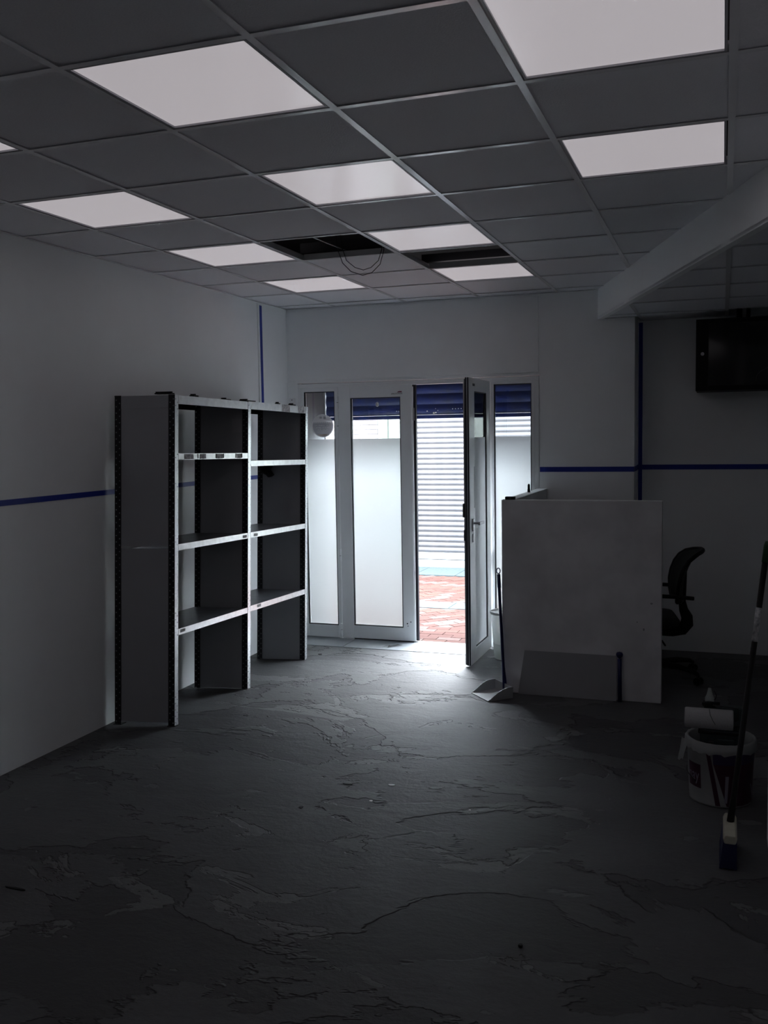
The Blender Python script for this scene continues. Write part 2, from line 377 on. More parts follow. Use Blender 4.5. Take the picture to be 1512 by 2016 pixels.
for y in LY[1:]:
    for a in range(len(lx)-1):
        x0, x1 = max(lx[a]+.012, xcut(y)+.02), lx[a+1]-.012
        if x1-x0 < .02: continue
        mb = MB(); tbar(mb, x0, x1, y-.012, y+.012, ZL, True); put('cross_tee', mb, M['runner'], low)
put('wall_angle', MB().box(-.61, XN, YT-.02, YT, ZL-.0008, ZL+.0008).box(-.87, -.62, YF-.02, YF, ZL-.0008, ZL+.0008), M['runner'], low)
# sloping-in-plan bulkhead between the two ceilings
d = Vector((B[0]-A[0], B[1]-A[1], 0)).normalized(); n_ = Vector((-d.y, d.x, 0))
if side((A[0]+n_.x, A[1]+n_.y))*keepL > 0: n_ = -n_
def bl(a, t, z): p = Vector((*A, 0))+d*a+n_*t; return (p.x, p.y, z)
Lb = (Vector(B)-Vector(A)).length
struct('trim_3', MB().box(0, Lb, 0, .018, ZL-.002, ZC+.03, m=bl).box(0, Lb, .018, .04, ZL-.002, ZL+.001, m=bl), M['wall'], label='white plasterboard bulkhead dropping to the lower ceiling on the right')
# things in the plenum holes and hanging cables
hx0, hx1, hy0, hy1 = -2.385, -1.785, 4.7346, 5.3346
tag(put('cable', MB().tube([(-2.13, 5.30, 3.0), (-2.125, 5.32, 2.80), (-2.10, 5.33, 2.715), (-2.05, 5.34, 2.672), (-2.0, 5.345, 2.655), (-1.95, 5.34, 2.665), (-1.90, 5.33, 2.70), (-1.875, 5.32, 2.76), (-1.86, 5.3, 2.95)], .0022, 6), M['cable'], sm=True), 'upper of two thin black cables looping down from ceiling hole', 'cable')
tag(put('cable', MB().tube([(-2.155, 5.29, 3.0), (-2.15, 5.31, 2.79), (-2.12, 5.32, 2.70), (-2.07, 5.325, 2.648), (-2.0, 5.33, 2.622), (-1.94, 5.325, 2.632), (-1.885, 5.315, 2.675), (-1.855, 5.30, 2.75), (-1.84, 5.28, 2.95)], .0022, 6), M['cable'], sm=True), 'lower of two thin black cables looping down from ceiling hole', 'cable')
tag(put('cable', MB().tube([(-2.2, 4.6, 2.82), (-2.19, 4.9, 2.80), (-2.15, 5.2, 2.79), (-2.10, 5.45, 2.775)], .003, 6), M['runner'], sm=True), 'pale cable running away inside the left ceiling hole', 'cable')
tag(put('ceiling_batten', MB().box(hx0-.05, hx1+.1, 5.42, 5.46, ZC+.06, ZC+.12), M['duct']), 'dark metal batten seen inside the left ceiling hole', 'batten')
tag(put('ceiling_batten', MB().box(-1.85, -1.1, 6.02, 6.06, ZC+.06, ZC+.11), M['duct']), 'dark metal batten seen inside the right ceiling hole', 'batten')

# ---------------------------------------------------------------- shopfront: outer frame, side lights, closed leaf, open leaf
FY0, FY1 = YF-.006, YF+.055
ZT = 2.118; ZTI = 2.085                     # top of frame, underside of its head
struct('trim_4', MB().box(-3.338, -1.327, FY0, FY1, ZTI, ZT).box(-3.338, -3.31, FY0, FY1, 0, ZTI).box(-1.36, -1.327, FY0, FY1, 0, ZTI)
       .box(-3.005, -2.98, FY0, FY1, 0, ZTI).box(-1.722, -1.695, FY0, FY1, 0, ZTI), M['alu'], bev=.002, label='white aluminium outer frame of the shopfront')
def glazed(root, x0, x1, z0, z1, gx0, gx1, gz0, gz1, y0, y1, film_to, m=None, film='frost'):
    """stiles and rails around a pane; m maps (along, across, z) to the world"""
    m = m or (lambda x, y, z: (x, y, z))
    def pt(name, bx, mt, bev=.002):
        return put(name, MB().box(*bx, m=m), mt, root, bev)
    pt('stile', (x0, gx0, y0, y1, z0, z1), M['alu']); pt('stile', (gx1, x1, y0, y1, z0, z1), M['alu'])
    pt('top_rail', (gx0, gx1, y0, y1, gz1, z1), M['alu']); pt('bottom_rail', (gx0, gx1, y0, y1, z0, gz0), M['alu'])
    yc = (y0+y1)/2
    bead = MB().box(gx0, gx0+.007, y0+.004, yc-.004, gz0, gz1, m=m).box(gx1-.007, gx1, y0+.004, yc-.004, gz0, gz1, m=m).box(gx0, gx1, y0+.004, yc-.004, gz0, gz0+.007, m=m).box(gx0, gx1, y0+.004, yc-.004, gz1-.007, gz1, m=m)
    put('glazing_gasket', bead, M['alud'], root)
    p = put('pane', MB().box(gx0, gx1, yc-.001, yc+.001, gz0, gz1, m=m), M['glass'], root)
    f = put('frosted_film', MB().add([m(gx0, yc-.0022, gz0), m(gx1, yc-.0022, gz0), m(gx1, yc-.0022, film_to), m(gx0, yc-.0022, film_to)], [(0, 1, 2, 3)]), M[film], p)
    return p
w1 = sempty('window_1', (-3.15, YF, 0)); p1 = glazed(w1, -3.31, -3.005, .005, ZTI, -3.285, -3.013, .108, 2.052, FY0+.002, FY1-.005, 1.66)
w2 = sempty('window_2', (-1.53, YF, 0)); glazed(w2, -1.695, -1.36, .005, ZTI, -1.678, -1.386, .108, 2.065, FY0+.002, FY1-.005, 1.66)
d1 = sempty('door_1', (-2.66, YF, 0)); pd1 = glazed(d1, -2.975, -2.345, .012, 2.088, -2.870, -2.440, .118, 1.992, FY0-.008, FY1-.010, 1.66)
put('rebate_strip', MB().box(-2.345, -2.318, FY0+.018, FY1-.012, .012, 2.088), M['alud'], d1, .001)
put('stile_edge', MB().box(-2.344, -2.338, FY0-.003, FY0+.018, .012, 2.07), M['alu'], d1)
put('bolt_cover', MB().box(-2.338, -2.328, FY0+.004, FY0+.018, 1.80, 1.90), M['steel'], d1)
put('floor_seal', MB().box(-2.87, -2.35, FY0-.004, FY0+.02, .002, .012), M['alud'], d1)
def hinge(root, x, z, y=FY0-.018):
    h = put('hinge', MB().disc((x, y, z-.05), .010, (0, 0, 1), .047, 12).disc((x, y, z), .010, (0, 0, 1), .05, 12), M['alu'], root, sm=False)
    put('hinge_pin', MB().disc((x, y, z-.003), .0075, (0, 0, 1), .003, 12), M['alud'], h)
for z in (1.96, 1.77, .70, .08): hinge(d1, -2.978, z)
put('scuff_mark', MB().disc((-2.405, FY0-.0085, .155), .006, (0, 1, 0), .0005, 8).disc((-2.375, FY0-.0085, .17), .005, (0, 1, 0), .0005, 8).disc((-2.4, FY0-.0085, .135), .004, (0, 1, 0), .0005, 8), M['alud'], d1)
lg = text_mb('BALDOMAR', .016, lambda x, y, z: (-2.468+x*1.1, FY0-.0085-z, 2.0165+y), .0003, .3); put('maker_lettering', lg, M['alud'], d1)
put('maker_mark', MB().add([(-2.468, FY0-.0087, 2.026), (-2.425, FY0-.0087, 2.026), (-2.425, FY0-.0087, 2.036), (-2.452, FY0-.0087, 2.036)], [(0, 1, 2, 3)]), M['red'], d1)
# open leaf, turned 90 degrees into the room about its right jamb
OX = -1.70
mo = lambda a, t, z: (OX-t, a, z)           # a along world y, t = depth into the leaf (towards -x)
d2 = sempty('door_2', (OX, 7.28, 0))
glazed(d2, 6.63, 7.275, .010, 2.088, 6.785, 7.165, .115, 1.995, 0, .030, 1.66, m=mo, film='frost_leaf')
put('leaf_rebate', MB().box(6.640, 6.664, .030, .046, .015, 2.075, m=mo), M['alu'], d2, .001)
put('edge_gasket', MB().box(6.6285, 6.63, .003, .013, .012, 2.086, m=mo).box(6.6285, 6.63, .018, .028, .012, 2.086, m=mo), M['alud'], d2)
put('edge_groove', MB().box(6.631, 6.640, .029, .036, .015, 2.075, m=mo), M['alud'], d2)
hb = put('lever_handle', MB().box(6.69, 6.72, -.010, 0, .985, 1.075, m=mo).box(6.698, 6.712, -.05, -.010, 1.035, 1.05, m=mo).box(6.698, 6.83, -.058, -.044, 1.030, 1.052, m=mo), M['steel'], d2, .002)
put('lock_escutcheon', MB().box(6.692, 6.718, -.008, 0, .905, .965, m=mo), M['steel'], d2, .002)
put('strike_box', MB().box(6.63, 6.70, .030, .055, 1.09, 1.19, m=mo), M['duct'], d2, .004)
put('strike_box', MB().box(6.63, 6.68, .030, .048, .92, 1.0, m=mo), M['duct'], d2, .004)
put('maker_sticker', MB().box(6.735, 6.80, -.0006, 0, 2.030, 2.048, m=mo), M['alud'], d2)
put('pull_ghost_strip', MB().box(6.755, 6.775, -.0005, 0, 1.15, 1.45, m=mo), M['greyboard'], d2)
for z in (1.96, 1.77, .70, .12): hinge(d2, -1.712, z, FY0-.030)
# door number-like oval hook on the closed leaf and the round notice
gy = (FY0-.008+FY1-.010)/2
tag(put('suction_hook', MB().rings([[(-2.644+(.014*s)*math.cos(k*PI/12), gy-.003-dz, 1.937+(.020*s)*math.sin(k*PI/12)) for k in range(24)] for s, dz in ((1, 0), (.95, .006), (.65, .007), (.55, .002))]), M['sensor'], sm=True), 'small clear oval suction hook on the closed glass door', 'suction hook')
gy1 = (FY0+.002+FY1-.005)/2
nt_ = thing('round_notice', 'round grey notice sticker on the narrow left window pane', 'sticker', (-3.13, gy1-.004, 1.772))
put('backing', MB().disc((-3.13, gy1-.004, 1.772), .096, (0, 1, 0), .0006, 40), filmmat('notice_print', (.75, .75, .78), (.9, .9, .92), .6, .30), nt_)
seg = [(-3.13+.088*math.cos(t), gy1-.0045, 1.772+.088*math.sin(t)) for t in np.linspace(PI+.0-.45+.45, 2*PI, 20)]
put('grey_field', MB().add([(-3.13+.089*math.cos(t), gy1-.0047, 1.772+.089*math.sin(t)) for t in np.linspace(PI-.22, 2*PI+.22, 26)], [tuple(range(26))]), filmmat('notice_grey', (.40, .40, .44), (.55, .55, .6), .6, .30), nt_)
zz = MB()
for k in range(10):
    x = -3.13-.077+k*.0171; zz.add([(x-.008, gy1-.0052, 1.792), (x+.008, gy1-.0052, 1.792), (x, gy1-.0052, 1.806)], [(0, 1, 2)])
put('zigzag_border', zz, M['panel'], nt_)
for k, (wd, z) in enumerate(((.07, 1.776), (.06, 1.757), (.045, 1.742))):
    put('text_line', MB().box(-3.13-wd, -3.13+wd*.93, gy1-.0054, gy1-.005, z-.0035, z+.0035), M['paper'], nt_)
put('emblem', MB().box(-3.157, -3.135, gy1-.0054, gy1-.005, 1.832, 1.848).box(-3.122, -3.100, gy1-.0054, gy1-.005, 1.826, 1.850), M['panel'], nt_)
put('orange_band', MB().add([(-3.13+.085*math.cos(t), gy1-.0054, 1.772+.085*math.sin(t)) for t in np.linspace(PI*1.5-.62, PI*1.5+.62, 10)], [tuple(range(10))]), mat('orange_print', (.42, .33, .28), .6), nt_)
sn = thing('wall_sensor', 'small white wall sensor box beside the left window frame', 'sensor', (-3.385, YF, 1.96))
put('housing', MB().box(-3.408, -3.362, YF-.03, YF-.001, 1.915, 2.005), M['sensor'], sn, .004)
put('lens', MB().disc((-3.382, YF-.0315, 1.99), .004, (0, 1, 0), .002, 12), M['black'], sn)
# threshold slabs
th = sempty('trim_5', (-2.6, 7.2, 0)); th['label'] = 'pale marble threshold strip in the floor under the doors'
for x0, x1 in ((-3.325, -2.86), (-2.855, -2.27), (-2.265, -1.745)):
    put('slab', MB().box(x0, x1, 7.0, 7.375, .0005, .0035), M['marble'], th, .001)
tag(put('black_scrap', MB().add([(-2.52, 7.10, .008), (-2.44, 7.16, .014), (-2.40, 7.17, .008), (-2.47, 7.10, .012), (-2.49, 7.05, .008), (-2.50, 7.11, .016), (-2.54, 7.06, .008)], [(0, 1, 2, 3), (3, 4, 5), (5, 6, 0)]), M['black']), 'small black twisted scrap lying on the marble threshold', 'scrap')

# ---------------------------------------------------------------- own blue roller shutter, half rolled up
sh = thing('roller_shutter', 'dark blue roller shutter rolled up just outside the door', 'shutter', (-2.3, 7.88, 1.82))
SY = 7.88
def slat_mesh(name, x0, x1, h, depth, mt, n=8):
    prof = [(-depth*math.sin(PI*k/n), h*.96*k/n) for k in range(n+1)]+[(.0, h*1.005), (.004, h*1.005), (.004, 0)]
    me = MB().rings([[(x, y, z) for y, z in prof] for x in (x0, x1)]).mesh(name); fixn(me); me.materials.append(mt); return me
sm_ = slat_mesh('slat', -.99, .99, .09, .012, M['blue'])
for k in range(5): inst(sm_, 'slat', sh, (-2.332, SY, 1.855+k*.09))
put('bottom_bar', MB().box(-3.325, -1.34, SY-.015, SY+.01, 1.822, 1.853), M['blue'], sh, .003)
put('guide_rail', MB().box(-3.338, -3.327, SY-.02, SY+.03, .0, 2.12), M['facade'], sh); put('guide_rail', MB().box(-1.338, -1.327, SY-.02, SY+.03, .0, 2.12), M['facade'], sh)
for x, z, r in [(-2.385, 1.885, .006), (-2.325, 1.868, .009), (-2.308, 1.871, .006), (-2.31, 1.905, .003), (-2.29, 1.889, .003)]+[(x, 1.90, .004) for x in np.linspace(-2.16, -2.06, 5)]+[(x, 1.89, .004) for x in np.linspace(-2.66, -2.58, 5)]:
    put('paint_chip', MB().disc((x, SY-.0145, z), r, (0, 1, 0), .003, 8), M['chip'], sh)

# ---------------------------------------------------------------- street
gs = struct('pavement', MB().box(-16, 10, 7.95, 11.62, -.09, -.012).box(-3.34, -1.325, YF, 7.95, -.09, -.012), M['grout'])
put('sidewalk_edge', MB().box(-16, 10, 11.62, 12.3, -.09, .012), M['whitestone'], gs)
for k in range(26):
    put('kerb_stone', MB().box(-8+k*.5+.003, -8+(k+1)*.5-.003, 8.86, 9.20, -.05, 0), M['kerb'], gs, .003)
for k in range(26):
    put('kerb_stone', MB().box(-8+k*.5+.003, -8+(k+1)*.5-.003, 10.95, 11.6, -.05, .003), M['kerb'], gs, .003)
bmesh_ = []
for q in ('brick1', 'brick2', 'brick3'):
    me = MB().box(-.097, .097, -.047, .047, -.05, 0).mesh('brick'); fixn(me); me.materials.append(M[q]); bmesh_.append(me)
cnt = 0; rest = {0: MB(), 1: MB(), 2: MB()}
def vis(x, y): r = x/y; return -.40 < r < -.235
def paver(x, y, ang):
    global cnt
    k = random.choices((0, 1, 2), (5, 4, 2))[0]
    z = random.uniform(-.003, 0) - (.004 if ang else 0)
    if vis(x, y) and cnt < 299:
        cnt += 1; inst(bmesh_[k], 'brick', gs, (x, y, z), (0, 0, ang))
    else:
        c, s = math.cos(ang), math.sin(ang)
        rest[k].box(-.097, .097, -.047, .047, -.05, z, m=lambda a, b, zz: (x+c*a-s*b, y+s*a+c*b, zz))
for r in range(6):                                            # stretcher rows by the door
    for k in range(9):
        x = -3.22+k*.2+(r % 2)*.1; y = 7.43+r*.1
        if x < -1.43: paver(x, y, 0)
def herring(y0, y1):
    u = Vector((math.cos(PI/4), math.sin(PI/4))); v = Vector((-u.y, u.x))
    for i in range(-90, 91):
        for j in range(-90, 91):
            # stretcher rows laid at 45 degrees
            p = Vector((-2.6, 9)) + u*(i*.2+(j % 2)*.1) + v*(j*.1)
            if y0+.02 < p.y < y1-.02 and -7.5 < p.x < .5: paver(p.x, p.y, PI/4)
herring(7.96, 8.88); herring(9.18, 10.97)
for k in rest: 
    o = put('brick_field', rest[k], M['brick%d' % (k+1)], gs); o['kind'] = 'stuff'
# building across the street
bd = thing('building', 'pale building across the street with brick wall and cream column', 'building', (-4, 12.2, 0))
put('wall', MB().box(-16, 10, 12.32, 12.6, -.05, 3.1), M['facade'], bd)
put('column', MB().box(-4.395, -3.875, 12.19, 12.32, .012, 3.3), M['cream'], bd, .004)
put('joint_backing', MB().box(-7.5, -4.40, 12.215, 12.32, .012, 3.3), M['wjoint'], bd)
put('lintel', MB().box(-3.875, -.9, 12.19, 12.32, 3.0, 3.3), M['cream'], bd)
put('column', MB().box(-.9, 6, 12.19, 12.32, .012, 3.3), M['cream'], bd)
put('downpipe', MB().tube([(-4.265, 12.165, .02), (-4.265, 12.165, 3.3)], .025, 12), M['pipe'], bd, sm=True)
me = MB().box(-.1235, .1235, -.01, .01, -.0285, .0285).mesh('brick'); fixn(me); me.materials.append(M['wbrick'])
lo = MB()
for r in range(52):
    for k in range(12):
        x = -4.523-k*.25-(r % 2)*.125+.0; z = .045+r*.0625
        if x+.1235 > -4.4: x0 = x
        if 15 <= r <= 40 and k < 9: inst(me, 'brick', bd, (x, 12.206+random.uniform(-.001, .001), z))
        else: lo.box(x-.1235, x+.1235, 12.196, 12.216, z-.0285, z+.0285)
    if r % 2: lo.box(-4.5225, -4.401, 12.196, 12.216, z-.0285, z+.0285)
o = put('brick_courses', lo, M['wbrick'], bd); o['kind'] = 'stuff'
osh = thing('roller_shutter', 'closed pale grey roller shutter across the street', 'shutter', (-2.4, 12.2, 0))
sm2 = slat_mesh('slat', -1.47, 1.47, .069, .016, M['shut'])
for k in range(42): inst(sm2, 'slat', osh, (-2.39, 12.23, .11+k*.069))
put('bottom_bar', MB().box(-3.86, -.92, 12.205, 12.24, .02, .11), M['shutd'], osh, .004)

# ---------------------------------------------------------------- metal shelving (leans slightly away, as in the photo)
def S(u, v, z):                               # u along the wall, v depth from the front, z up
    return (-3.022+.030*u-v*.985, 4.775+u-.17*v+.064*z, z*1.0-.020*u)
sv = thing('shelving_unit', 'tall dark metal two-bay shelving unit against the left wall', 'shelving', (-3.2, 5.6, 0))
D = .375; HT = 1.945
def perforated(mb, fn, wdt, z0, z1, pitch=.038, hs=.0035, cols=2):
    cw = wdt/cols
    for c in range(cols):
        n = int((z1-z0)/pitch); off = (c % 2)*pitch/2
        zs = [z0]+[z0+off+k*pitch for k in range(0, n+1) if z0 < z0+off+k*pitch < z1-.001]+[z1]
        for a, b_ in zip(zs[:-1], zs[1:]):
            if b_-a < pitch*.9: mb.add([fn(c*cw, a), fn((c+1)*cw, a), fn((c+1)*cw, b_), fn(c*cw, b_)], [(0, 1, 2, 3)]); continue
            cx, cz = (c+.5)*cw, (a+b_)/2
            o_ = [(c*cw, a), ((c+1)*cw, a), ((c+1)*cw, b_), (c*cw, b_)]; i_ = [(cx-hs, cz-hs), (cx+hs, cz-hs), (cx+hs, cz+hs), (cx-hs, cz+hs)]
            mb.add([fn(*p) for p in o_+i_], [(k, (k+1) % 4, 4+(k+1) % 4, 4+k) for k in range(4)])
frames_u = (0, .868, 1.745)
for fi, u in enumerate(frames_u):
    sg = 1 if fi < 2 else -1
    # side panels, two stacked sheets with a seam
    for z0, z1 in ((.02, 1.045), (1.055, HT-.01)):
        put('side_panel', MB().box(u+.003, u+.0055, .006, D-.006, z0, z1, m=S), M['panel'], sv)
    put('top_band', MB().box(u+.0005, u+.003, .038, D-.038, HT-.075, HT-.003, m=S), M['panel'], sv)
    for v0, dv in ((0, 1), (D, -1)):
        a = MB(); perforated(a, lambda x, z, u=u, v0=v0, dv=dv: S(u, v0+dv*x, z), .040, 0, HT)
        b_ = put('upright_post', a, M['post'], sv); so = b_.modifiers.new('s', 'SOLIDIFY'); so.thickness = .0016
        e = MB(); perforated(e, lambda x, z, u=u, v0=v0: S(u+x, v0, z), .036, 0, HT)
        mt = M['edge'] if v0 == 0 else M['post']
        ee = put('post_flange', e, mt, b_); so = ee.modifiers.new('s', 'SOLIDIFY'); so.thickness = .0016
        put('foot', MB().box(u-.006, u+.044, v0-.006 if v0 == 0 else v0-.044, v0+.044 if v0 == 0 else v0+.006, 0, .004, m=S), M['black'], b_)
for bay, (u0, u1, tops) in enumerate(((.040, .864, (1.942, 1.600, 1.066, .566)), (.908, 1.741, (1.945, 1.548, 1.066, .570)))):
    for k, zt in enumerate(tops):
        h = .050 if k == 0 else .036
        s_ = put('shelf', MB().box(u0, u1, .003, D-.003, zt-.003, zt, m=S), M['shelf'], sv)
        put('shelf_lip', MB().box(u0, u1, .0005, .0025, zt-h, zt+.0005, m=S).box(u0, u1, .0025, .016, zt-h, zt-h+.0015, m=S), M['lip'], s_)
        put('back_lip', MB().box(u0, u1, D-.0025, D-.0005, zt-h, zt, m=S), M['post'], s_)
labels = [(.40, 1, .10), (.14, 1, .09), (.62, 1, .06)]
for u, k, wd in ((.10, 1, .10), (.27, 1, .07), (.46, 1, .08), (.72, 1, .06)):
    put('worn_label', MB().box(u, u+wd, -.0008, .0004, 1.600-.033, 1.600-.003, m=S), M['paper'], sv)
for u, wd in ((.245, .008), (.455, .010), (.545, .009), (.70, .012), (.78, .008)):
    put('black_smear', MB().box(u, u+wd, -.0012, -.0008, 1.570, 1.598, m=S), M['black'], sv)
for u, wd, z in ((1.36, .12, 1.90), (1.62, .10, 1.90)):
    put('worn_label', MB().box(u, u+wd, -.0012, .0003, z-.004, z+.046, m=S), M['paper'], sv)
for u, z in ((.06, .54), (1.0, .545), (.95, 1.035), (.80, 1.035)):
    put('worn_label', MB().box(u, u+.05, -.0012, .0003, z+.002, z+.020, m=S), M['paper'], sv)
put('worn_label', MB().box(.868+.0, .8675, .05, .11, 1.74, 1.83, m=S), M['greyboard'], sv)
def scrap(label, u0, u1, v0, v1, z, dz, name='shelf_clip', tilt=.0):
    o = put(name, MB().box(u0, u1, v0, v1, z, z+dz, m=S).box(u0+.01, u0+.02, v0, v1, z, z+dz+.008, m=S), M['black']); tag(o, label, 'bracket'); return o
scrap('flat dark metal strip lying on top of shelving, nearest corner', -.01, .03, .02, .12, HT+.003, .007)
scrap('small black clip on top of shelving middle of near bay', .24, .29, .02, .05, 1.944, .010)
scrap('thin black bracket on top of shelving, far half of near bay', .60, .68, .02, .05, 1.944, .005)
scrap('dark flat strip on top of shelving over the middle post', .84, .97, .0, .05, 1.9465, .006)
scrap('small black clip on top of shelving middle of far bay', 1.33, 1.37, .02, .04, 1.947, .008)
scrap('black knobbly clip on top of shelving near the window', 1.56, 1.62, .02, .05, 1.947, .009)
bgm = MB(); bgm.rings([[S(1.742-d, .285+(.035+.022*math.cos(3*t))*q*math.cos(t)+.0, 1.475+.045*q*math.sin(t)) for t in np.linspace(0, 2*PI, 17)[:-1]] for q, d in ((1.25, .0), (1.3, .008), (.9, .018), (.3, .022))])  # flattened black lump set against the side panel
tag(put('dark_patch', bgm, M['black'], sm=True), 'small dark rounded patch on the far side panel of shelving', 'bag')

# ---------------------------------------------------------------- half wall and things by it
hw = struct('wall_half', MB().box(-1.342, -.345, 6.05, 6.12, 0, 1.257).box(-1.342, -1.268, 6.12, YF, 0, 1.257), M['halfwall'], bev=.003, label='L-shaped scuffed white half wall right of the door')
put('capping', MB().box(-1.342, -.345, 6.05, 6.12, 1.2572, 1.2590).box(-1.342, -1.268, 6.12, YF, 1.2572, 1.2590), M['wall'], hw)
put('chip_mark', MB().disc((-.405, 6.0495, .625), .008, (0, 1, 0), .0004, 7, .006).disc((-.45, 6.0495, .46), .006, (0, 1, 0), .0004, 6, .010).disc((-.49, 6.0495, .505), .004, (0, 1, 0), .0004, 6, .005), M['panel'], hw)
bx = thing('hinge_block', 'small black block lying on the left corner of the half wall', 'bracket', (-1.29, 6.09, 1.259))
put('body', MB().box(-1.325, -1.262, 6.075, 6.11, 1.259, 1.279), M['black'], bx, .003); put('slot', MB().box(-1.30, -1.285, 6.0745, 6.0752, 1.264, 1.274), M['duct'], bx)
bt = thing('black_bottle', 'small black upright tube on the side run of half wall', 'tube', (-1.325, 6.90, 1.259))
put('body', MB().lathe([(.0, 0), (.010, 0), (.010, .02), (.0085, .028), (.0085, .055), (.0, .055)], (-1.318, 6.85, 1.259), 14), M['black'], bt, sm=False)
put('cap', MB().disc((-1.318, 6.85, 1.3145), .0055, (0, 0, 1), .006, 12), M['glossblack'], bt)
# grey board leaning with blue tape
def GB(x, t, s): a = .05; return (x, 6.0-t+s*math.sin(a)*1.0, .002+s*math.cos(a))
gb = thing('grey_board', 'low grey rectangular board leaning against the half wall', 'board', (-.9, 6.02, 0))
gm = MB(); vs = [GB(x, t, s) for t in (0, .006) for (x, s) in ((-1.235, 0.0), (-.612, 0.0), (-.615, .285), (-1.195, .285))]
gm.add([(v[0], v[1]+.032, v[2]) for v in vs], [(0, 1, 2, 3), (7, 6, 5, 4), (0, 4, 5, 1), (1, 5, 6, 2), (2, 6, 7, 3), (3, 7, 4, 0)])
put('sheet', gm, M['greyboard'], gb)
bs = tag(put('blue_tape_strip', MB().tube([(-.594, 6.034, .27), (-.592, 6.028, .15), (-.590, 6.022, .003)], .0125, 10, 1.0), M['blueplastic'], sm=True), 'dark blue foam strip standing at right end of the grey board', 'strip')
put('knob', MB().rings([[(-.5945+r*math.cos(t), 6.030+.6*r*math.sin(t), z) for t in np.linspace(0, 2*PI, 17)[:-1]] for r, z in ((.004, .272), (.019, .289), (.022, .300), (.017, .312), (.003, .316))]), M['blueplastic'], bs, sm=True)
# dustpan
dp = thing('dustpan', 'grey dustpan with long dark blue handle leaning by the half wall', 'dustpan', (-1.38, 5.92, 0))
o_ = Vector((-1.465, 5.865, 0)); wv = Vector((.149, -.167, 0)); wl = wv.length; wn = wv.normalized(); dn = Vector((.71, .70, 0)).normalized()
def DP(a, b_, z): p = Vector((-1.529, 5.957, 0))+wn*a+dn*b_; return (p.x, p.y, z)
dl = .185
pan = MB(); n = 8
pan.rings([[DP(wl*(.0+.06*0), dl*k/n, .003+.006*k/n), DP(wl, dl*k/n, .003+.006*k/n), DP(wl, dl*k/n, .0055+.006*k/n), DP(0, dl*k/n, .0055+.006*k/n)] for k in range(n+1)])
put('scoop', pan, M['panmat'], dp)
for a0, a1 in ((-.001, .003), (wl-.003, wl+.001)):
    hgt = lambda k: .006+.068*math.sin(min(1, k/n*1.25)*PI/2)**1.3
    put('side_wall', MB().rings([[DP(a0, dl*k/n, .001), DP(a1, dl*k/n, .001), DP(a1+(-.006 if a0 < 0 else .006)*k/n, dl*k/n, hgt(k)), DP(a0+(-.006 if a0 < 0 else .006)*k/n, dl*k/n, hgt(k))] for k in range(n+1)]), M['panmat'], dp)
put('back_wall', MB().box(0, wl, dl-.002, dl+.002, .001, .072, m=DP), M['panmat'], dp)
base = Vector(DP(wl*.5, dl+.004, .02)); topp = Vector((-1.362, 6.035, .806))
hd = put('handle', MB().tube([base, base+Vector((0, 0, .06)), base.lerp(topp, .2), base.lerp(topp, .85), base.lerp(topp, .86), base.lerp(topp, .965)], [.014, .014, .010, .010, .012, .012], 12), M['blueplastic'], dp, sm=True)
lp = MB(); c_ = topp-Vector((0, 0, .006)); lp.tube([c_+Vector((.012*math.cos(t), 0, .018*math.sin(t))) for t in np.linspace(0, 2*PI, 17)], .0035, 8)
put('hanging_loop', lp, M['blueplastic'], hd, sm=True)
# waste bin
wb = thing('waste_bin', 'translucent tapered waste bin between open door and half wall', 'bin', (-1.505, 6.98, 0))
c = (-1.502, 6.98, 0)
put('body', MB().lathe([(.0, .004), (.100, .004), (.104, .02), (.131, .345)], c, 36), M['bin'], wb, sm=True)
put('rim', MB().lathe([(.129, .345), (.136, .345), (.138, .358), (.132, .362), (.129, .358), (.129, .345)], c, 36), M['sensor'], wb, sm=True)
put('lower_sleeve', MB().lathe([(.1015, .012), (.1045, .014), (.1145, .12), (.1115, .12)], c, 36), M['bin'], wb, sm=True)
put('foot_ring', MB().lathe([(.085, 0), (.099, 0), (.100, .006), (.085, .006), (.085, 0)], c, 36), M['duct'], wb)

# ---------------------------------------------------------------- wall cabinet
cb = thing('wall_cabinet', 'black wall-mounted cabinet with glass door on the recessed wall', 'cabinet', (.1, YT, 2.2))
cx0, cx1, cy, cz0, cz1 = -.190, .41, 7.22, 1.965, 2.468
put('body', MB().box(cx0, cx1, cy+.02, YT-.001, cz0, cz1), M['black'], cb, .004)
dr = put('door', MB().box(cx0, cx0+.085, cy, cy+.018, cz0, cz1).box(cx1-.085, cx1, cy, cy+.018, cz0, cz1).box(cx0+.085, cx1-.085, cy, cy+.018, cz0, cz0+.035).box(cx0+.085, cx1-.085, cy, cy+.018, cz1-.035, cz1), M['black'], cb, .002)
put('door_glass', MB().box(cx0+.085, cx1-.085, cy+.006, cy+.010, cz0+.035, cz1-.035), M['glossblack'], dr)
put('lock', MB().disc((cx0+.045, cy-.006, 2.225), .012, (0, 1, 0), .008, 20).disc((cx0+.045, cy-.009, 2.225), .007, (0, 1, 0), .004, 16), M['steel'], dr, .001)
put('cable', MB().tube([(cx0+.40, cy+.004, 2.02), (cx0+.405, cy+.003, 2.06), (cx0+.43, cy+.003, 2.09), (cx0+.47, cy+.003, 2.11), (cx0+.51, cy+.003, 2.14)], .002, 6), M['duct'], cb, sm=True)
put('cable_bundle', MB().tube([(.10, 7.40, cz1), (.10, 7.40, 2.6), (.12, 7.38, 2.9)], .02, 10).tube([(.16, 7.42, cz1), (.16, 7.42, 2.62), (.2, 7.4, 2.95)], .014, 8), M['black'], cb, sm=True)

